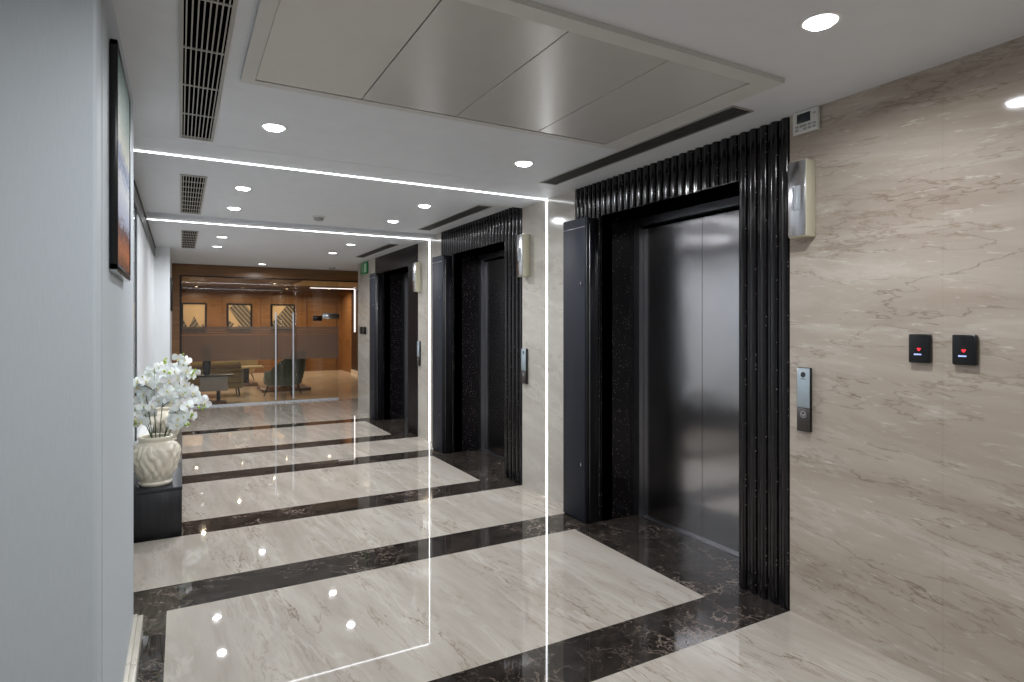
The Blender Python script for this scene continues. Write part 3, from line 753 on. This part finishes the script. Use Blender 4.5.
# ------------------------------------------------------------------ wood + glass partition
mb = MB(); mb.box(-.13, -.012, YG - .03, YG + .15, 0, 2.66); mb.box(-.012, 3.6, YG - .03, YG + .15, 2.40, 2.66)
mb.box(-3, 3.6, YG + .0, YG + .2, 2.66, 2.8); mb.box(3.6, 5.2, YG - .03, YG + .15, 0, 2.66)
struct('wall_end', mb, M['wood'])
mb = MB(); mb.box(-.012, .02, YG - .02, YG + .02, 0, 2.40); mb.box(.02, 3.6, YG - .012, YG + .03, 2.375, 2.40)
struct('trim_3', mb, M['frame_black'])
def pane(name, x0, x1, label, handle_x=None):
    t = thing(name, label, 'glass door' if handle_x else 'window', ((x0 + x1) / 2, YG, 0)); t['kind'] = 'structure'; hw = (x1 - x0) / 2
    mb = MB(); mb.box(-hw, hw, -.004, .004, .03, 2.372); mb.build('pane', M['glass'], t)
    mb = MB()
    for z0, z1 in ((.835, 1.31), (1.32, 1.357), (1.367, 1.402), (1.412, 1.465)):
        mb.poly([(-hw, -.0045, z0), (hw, -.0045, z0), (hw, -.0045, z1), (-hw, -.0045, z1)])
    mb.build('frosted_band', M['frost'], t)
    mb = MB(); mb.box(-hw, hw, -.02, .02, 0, .03); mb.build('floor_rail', M['handle'], t)
    if handle_x:
        hx = handle_x - (x0 + x1) / 2
        mb = MB(); mb.tube([(hx, -.06, .06), (hx, -.06, 1.74)], .016, 12)
        for z in (.35, 1.45): mb.tube([(hx, -.06, z), (hx, -.002, z)], .01, 8)
        mb.build('pull_handle', M['handle'], t)
    return t
pane('window_2', .022, 1.30, 'fixed clear glass pane with frosted band left of the glass doors')
pane('door_1', 1.304, 1.756, 'clear glass door leaf with the left tall chrome pull handle', 1.605)
pane('door_2', 1.760, 2.80, 'clear glass door leaf with the right tall chrome pull handle', 1.925)
mb = MB(); mb.bbox(2.48, 2.81, YG - .035, YG - .006, 1.62, 1.735, .004, 1)
tag(mb.build('door_lock', M['chrome']), 'silver rectangular lock fitting on the right end of the glass', 'door lock')
mb = MB(); mb.bbox(2.30, 2.475, YG - .03, YG - .006, 1.58, 1.68, .004, 1)
tag(mb.build('lock_reader', M['black_gloss']), 'black lock reader on the glass left of the silver fitting', 'card reader')

# ------------------------------------------------------------------ lounge
YB = 20.2
mb = MB()
edges = [-.6, .33, 1.12, 2.2, 3.3]
for a, b_ in zip(edges, edges[1:]): mb.box(a + .008, b_ - .008, YB, YB + .1, 0, 2.6)
mb.box(-.6, 5.2, YB + .015, YB + .12, 0, 2.6)
mb.box(3.31, 3.58, YB, YB + .1, 0, 2.6); mb.box(4.55, 4.68, YB, YB + .1, 0, 2.6); mb.box(3.58, 4.55, YB, YB + .1, 2.25, 2.6)
struct('wall_lounge_back', mb, M['wood'])
dr = thing('door_3', 'wood veneer door in the lounge back wall', 'door', (4.065, YB, 0)); dr['kind'] = 'structure'
mb = MB(); mb.box(-.475, .475, .0, .014, .0, 2.24); mb.build('door_leaf', M['wood'], dr)
mb = MB(); mb.box(-.485, -.455, -.02, 0, 0, 2.25); mb.box(.455, .485, -.02, 0, 0, 2.25); mb.box(-.455, .455, -.02, 0, 2.22, 2.25); mb.build('door_frame', M['wood_base'], dr)
mb = MB(); mb.box(4.68, 4.8, 18.75, YB + .1, 0, 2.6); struct('wall_lounge_side', mb, M['wood'])
mb = MB(); mb.box(4.672, 4.8, 12.3, 18.75, 0, 2.6); struct('wall_lounge_right', mb, M['brown_leather'])
mb = MB(); mb.box(4.64, 4.67, 12.4, 18.7, 0, .12); struct('baseboard_right', mb, M['skirting'])
mb = MB(); mb.box(-.7, -.6, 12.3, YB + .1, 0, 2.6); struct('wall_lounge_left', mb, M['wood'])
t = thing('door_lever', 'gold lever handle on the wood panel right of the glass', 'door handle', (4.68, 19.4, 1.02))
mb = MB(); mb.bbox(-.05, -.001, -.02, .02, -.02, .02, .004, 1); mb.build('rose', plain('brass', '#c08a4c', .3, .8), t)
mb = MB(); mb.bbox(-.06, -.04, -.35, .02, -.025, .025, .006, 1); mb.build('lever', plain('brass_lever', '#c08a4c', .3, .8), t)
# lounge LEDs
mb = MB(); mb.box(3.35, 4.66, 18.31, 18.34, 2.585, 2.598); tag(mb.build('led_strip', M['led_warm']), 'white light line across the lounge ceiling at the right', 'light strip')
mb = MB(); mb.box(4.655, 4.67, 18.29, 18.36, 1.28, 2.58); tag(mb.build('led_strip', M['led_warm']), 'white vertical light strip on the dark wall inside the lounge', 'light strip')
# pictures
def lounge_picture(x0, x1, kind, lab):
    cx = (x0 + x1) / 2; hw = (x1 - x0) / 2; hh = .42; t = thing('framed_print', lab, 'picture', (cx, YB, 1.74))
    mb = MB(); f = .045
    mb.box(-hw, hw, -.05, -.002, hh - f, hh); mb.box(-hw, hw, -.05, -.002, -hh, -hh + f); mb.box(-hw, -hw + f, -.05, -.002, -hh + f, hh - f); mb.box(hw - f, hw, -.05, -.002, -hh + f, hh - f)
    mb.build('picture_frame', M['frame_black'], t)
    mb = MB(); mb.box(-hw + f, hw - f, -.03, -.002, -hh + f, hh - f); mb.build('print_sheet', M['art_paper'], t)
    y = -.034; a = hw - f; b_ = hh - f
    m1 = MB(); m2 = MB()
    def tri(m_, *p_): m_.poly([(px_, y - .001 * len(m_.f), pz_) for px_, pz_ in p_])
    if kind == 0:
        tri(m1, (-a * .6, -b_), (a * .02, .02), (a * .65, -b_)); tri(m2, (-a, -b_), (-a, -.08), (-a * .45, -b_)); tri(m2, (a * .4, -b_), (a * .8, -.2), (a, -.3), (a, -b_))
    elif kind == 1:
        tri(m1, (-a, b_ * .7), (-a * .6, b_), (a * .6, b_), (a, b_ * .5), (a, -b_), (a * .4, -b_)); tri(m2, (-a, -.1), (-a * .5, -b_ * .55), (-a * .9, -b_), (-a, -b_)); tri(m2, (-a * .5, -b_), (-a * .1, -b_ * .6), (a * .4, -b_))
    else:
        tri(m1, (-a, -b_), (-a, -.15), (a * .35, b_), (a, b_), (a, -b_ * .8), (a * .7, -b_))
    m1.build('striped_shape', M['stripe_a'] if kind else M['stripe_b'], t)
    if m2.f: m2.build('striped_shape', M['stripe_b'], t)
lounge_picture(.03, .69, 0, 'framed print of striped mountain triangles, leftmost of three on the lounge wall')
lounge_picture(1.245, 1.947, 1, 'framed print of broad diagonal stripes, middle of three on the lounge wall')
lounge_picture(2.498, 3.217, 2, 'framed print with one dark diagonal half, rightmost of three on the lounge wall')

# sofa
t = thing('sofa', 'olive brown low-backed sofa seen from behind through the glass', 'sofa', (.42, 13.6, 0))
mb = MB(); mb.bbox(-.68, .68, 0, .16, .18, .74, .05, 4); mb.build('backrest', M['sofa'], t)
mb = MB()
for z in (.30, .42, .53): mb.bbox(-.685, .685, -.006, .05, z, z + .02, .004, 1)
mb.bbox(-.69, .69, -.012, .17, .60, .68, .02, 3); mb.build('channel_band', M['sofa_dark'], t)
mb = MB(); mb.bbox(-.66, .66, .16, .85, .18, .42, .05, 4); mb.build('seat', M['sofa'], t)
for sx in (-1, 1):
    mb = MB(); mb.bbox(sx * .68 - .07, sx * .68 + .07, .05, .85, .18, .58, .05, 4); mb.build('armrest', M['sofa'], t)
    for yy in (.06, .8):
        mb = MB(); mb.tube([(sx * .64, yy, .2), (sx * .66, yy - .02, 0)], [.02, .013], 8); mb.build('leg', M['frame_black'], t)
# side table
t = thing('side_table', 'small pedestal side table on a brown square base just behind the glass', 'table', (.55, 12.75, 0))
mb = MB(); mb.bbox(-.22, .22, -.18, .18, 0, .045, .006, 2); mb.build('base', M['wood_base'], t)
mb = MB(); mb.tube([(.09, 0, .045), (.09, 0, .26)], .035, 12); mb.build('post', M['frame_black'], t)
mb = MB(); mb.bbox(-.23, .24, -.16, .16, .25, .52, .008, 2); mb.build('drawer_box', M['grey_laminate'], t)
mb = MB(); mb.bbox(-.33, .35, -.2, .2, .522, .55, .006, 2); mb.build('tabletop', M['mirror_dark'], t)
t = thing('potted_plant', 'dark plant in a black vase on the side table behind the frosted glass', 'plant', (.44, 12.75, .55))
mb = MB(); mb.lathe([(0, 0), (.05, 0), (.06, .04), (.075, .2), (.07, .28), (.06, .28), (.05, .2), (0, .1)], 20); mb.build('pot', M['black_gloss'], t)
rnd = random.Random(3); mb = MB()
for k in range(26):
    a = rnd.uniform(0, 6.28); e = rnd.uniform(.9, 1.45); L = rnd.uniform(.2, .42)
    tip = Vector((math.cos(a) * math.cos(e), math.sin(a) * math.cos(e), math.sin(e))) * L
    mb.tube([(0, 0, .22), tuple(tip * .5 + Vector((0, 0, .24))), tuple(tip + Vector((0, 0, .22)))], [.006, .022, .003], 5)
mb.build('foliage', M['foliage'], t)

# tub armchair
def tub_chair(name, lab, loc, rz, mat, legmat, R0=.43, back=.97, arm=.56):
    t = thing(name, lab, 'armchair', loc, rz)
    mb = MB(); n = 40; rows = 10; outer = []; inner = []
    for i in range(n + 1):
        th = R(-125 + 250 * i / n)   # 0 = back (-y)
        c = math.cos(th / 2.0) if abs(th) < math.pi else 0
        s_ = max(0, (math.cos(th) + .25) / 1.25); h = arm + (back - arm) * s_ ** .8
        for j in range(rows + 1):
            u = j / rows; z = .24 + (h - .24) * u
            r = R0 * (.80 + .20 * math.sin(min(1, u * 1.6) * math.pi / 2)) * (1 + .05 * s_ * u)
            dx, dy = math.sin(th), -math.cos(th) * .95
            outer.append((dx * r, dy * r, z)); k = .07 if j < rows else .035
            inner.append((dx * (r - k), dy * (r - k), z - (.0 if j < rows else -.015)))
    m = rows + 1; q = len(outer)
    fs = []
    for i in range(n):
        for j in range(rows):
            a = i * m + j; fs.append((a, a + m, a + m + 1, a + 1)); fs.append((q + a, q + a + 1, q + a + m + 1, q + a + m))
        a = i * m + rows; fs.append((a, a + m, q + a + m, q + a))
    for j in range(rows):
        fs.append((j, j + 1, q + j + 1, q + j)); a = n * m + j; fs.append((a, q + a, q + a + 1, a + 1))
    mb.add(outer + inner, fs, 0, True)
    mb.build('shell_back', mat, t)
    mb = MB(); mb.lathe([(0, .22), (R0 * .74, .22), (R0 * .82, .26), (R0 * .84, .36), (R0 * .8, .44), (R0 * .7, .47), (0, .48)], 32); mb.build('seat_cushion', mat, t)
    for sx in (-1, 1):
        for sy in (-1, 1):
            mb = MB(); mb.tube([(sx * .22, sy * .22, .25), (sx * .29, sy * .29, 0)], [.02, .011], 8); mb.build('leg', legmat, t)
    return t
tub_chair('armchair', 'dark grey green tub armchair seen from behind the chrome door handles', (1.93, 13.62, 0), R(62), M['velvet'], M['frame_black'], .47, .96, .52)
tub_chair('armchair', 'cream upholstered armchair deep in the lounge left of the green armchair', (1.35, 17.6, 0), R(-40), M['cream_fabric'], M['wood_base'], .5, .66, .6)
# coffee tables
def coffee(lab, loc, bw, tw, h, topmat):
    t = thing('coffee_table', lab, 'table', loc)
    mb = MB(); mb.bbox(-bw, bw, -bw, bw, 0, .07, .008, 2); mb.build('base', M['wood_base'], t)
    mb = MB(); mb.tube([(0, 0, .07), (0, 0, h - .03)], .07, 16); mb.build('column', M['frame_black'], t)
    mb = MB(); mb.bbox(-tw, tw, -tw * .7, tw * .7, h - .03, h + .01, .01, 2); mb.build('tabletop', topmat, t)
coffee('cream topped coffee table on a brown square base beyond the sofa', (1.42, 16.1, 0), .25, .38, .47, M['cream_fabric'])
coffee('low brown coffee table hidden behind the green armchair', (2.1, 14.75, 0), .52, .4, .30, M['wood_base'])

# lounge lights
k = 0
for x, y in ((.4, 19.3), (1.6, 19.3), (2.85, 19.3), (4.05, 19.0), (1.2, 15.2), (3.4, 14.4), (2.2, 17.0), (.4, 13.2)):
    k += 1
    downlight(x, y, 2.6, ['warm downlight washing the leftmost print', 'warm downlight washing the middle print', 'warm downlight washing the rightmost print', 'warm downlight before the lounge back door', 'warm downlight over the sofa', 'warm downlight over the pale lounge floor at right', 'warm downlight over the coffee tables', 'warm downlight just behind the glass at left'][k - 1], 'warm downlights in the lounge ceiling', True, 20, .036)

# ------------------------------------------------------------------ world, extra light behind the camera, camera
w = bpy.data.worlds.new('world'); S.world = w; w.use_nodes = True
w.node_tree.nodes['Background'].inputs[0].default_value = (.5, .52, .56, 1); w.node_tree.nodes['Background'].inputs[1].default_value = .05
for x, y in ((.455, -1.0), (2.02, -1.0), (-1.6, .3)):
    downlight(x, y, ZC, 'round ceiling downlight behind the camera', 'ceiling downlights behind the camera', False, 17)

VX, UX = 1590, 180.3
F = math.sqrt((512 - UX) * (VX - 512)); yaw = math.atan((512 - UX) / F)
cam = bpy.data.cameras.new('camera'); co = bpy.data.objects.new('camera', cam); COL.objects.link(co)
cam.sensor_width = 36; cam.lens = F * 36 / 1024; cam.shift_y = (324.9 - 341) / 1024; cam.clip_start = .05
co.location = (0, 0, 1.5); co.rotation_euler = (R(90), 0, -yaw)
S.camera = co
S.view_settings.view_transform = 'Standard'
S.view_settings.look = 'None'
S.view_settings.exposure = 0
S.cycles.use_denoising = True
S.cycles.max_bounces = 10
S.cycles.transparent_max_bounces = 12
S.cycles.sample_clamp_indirect = 6
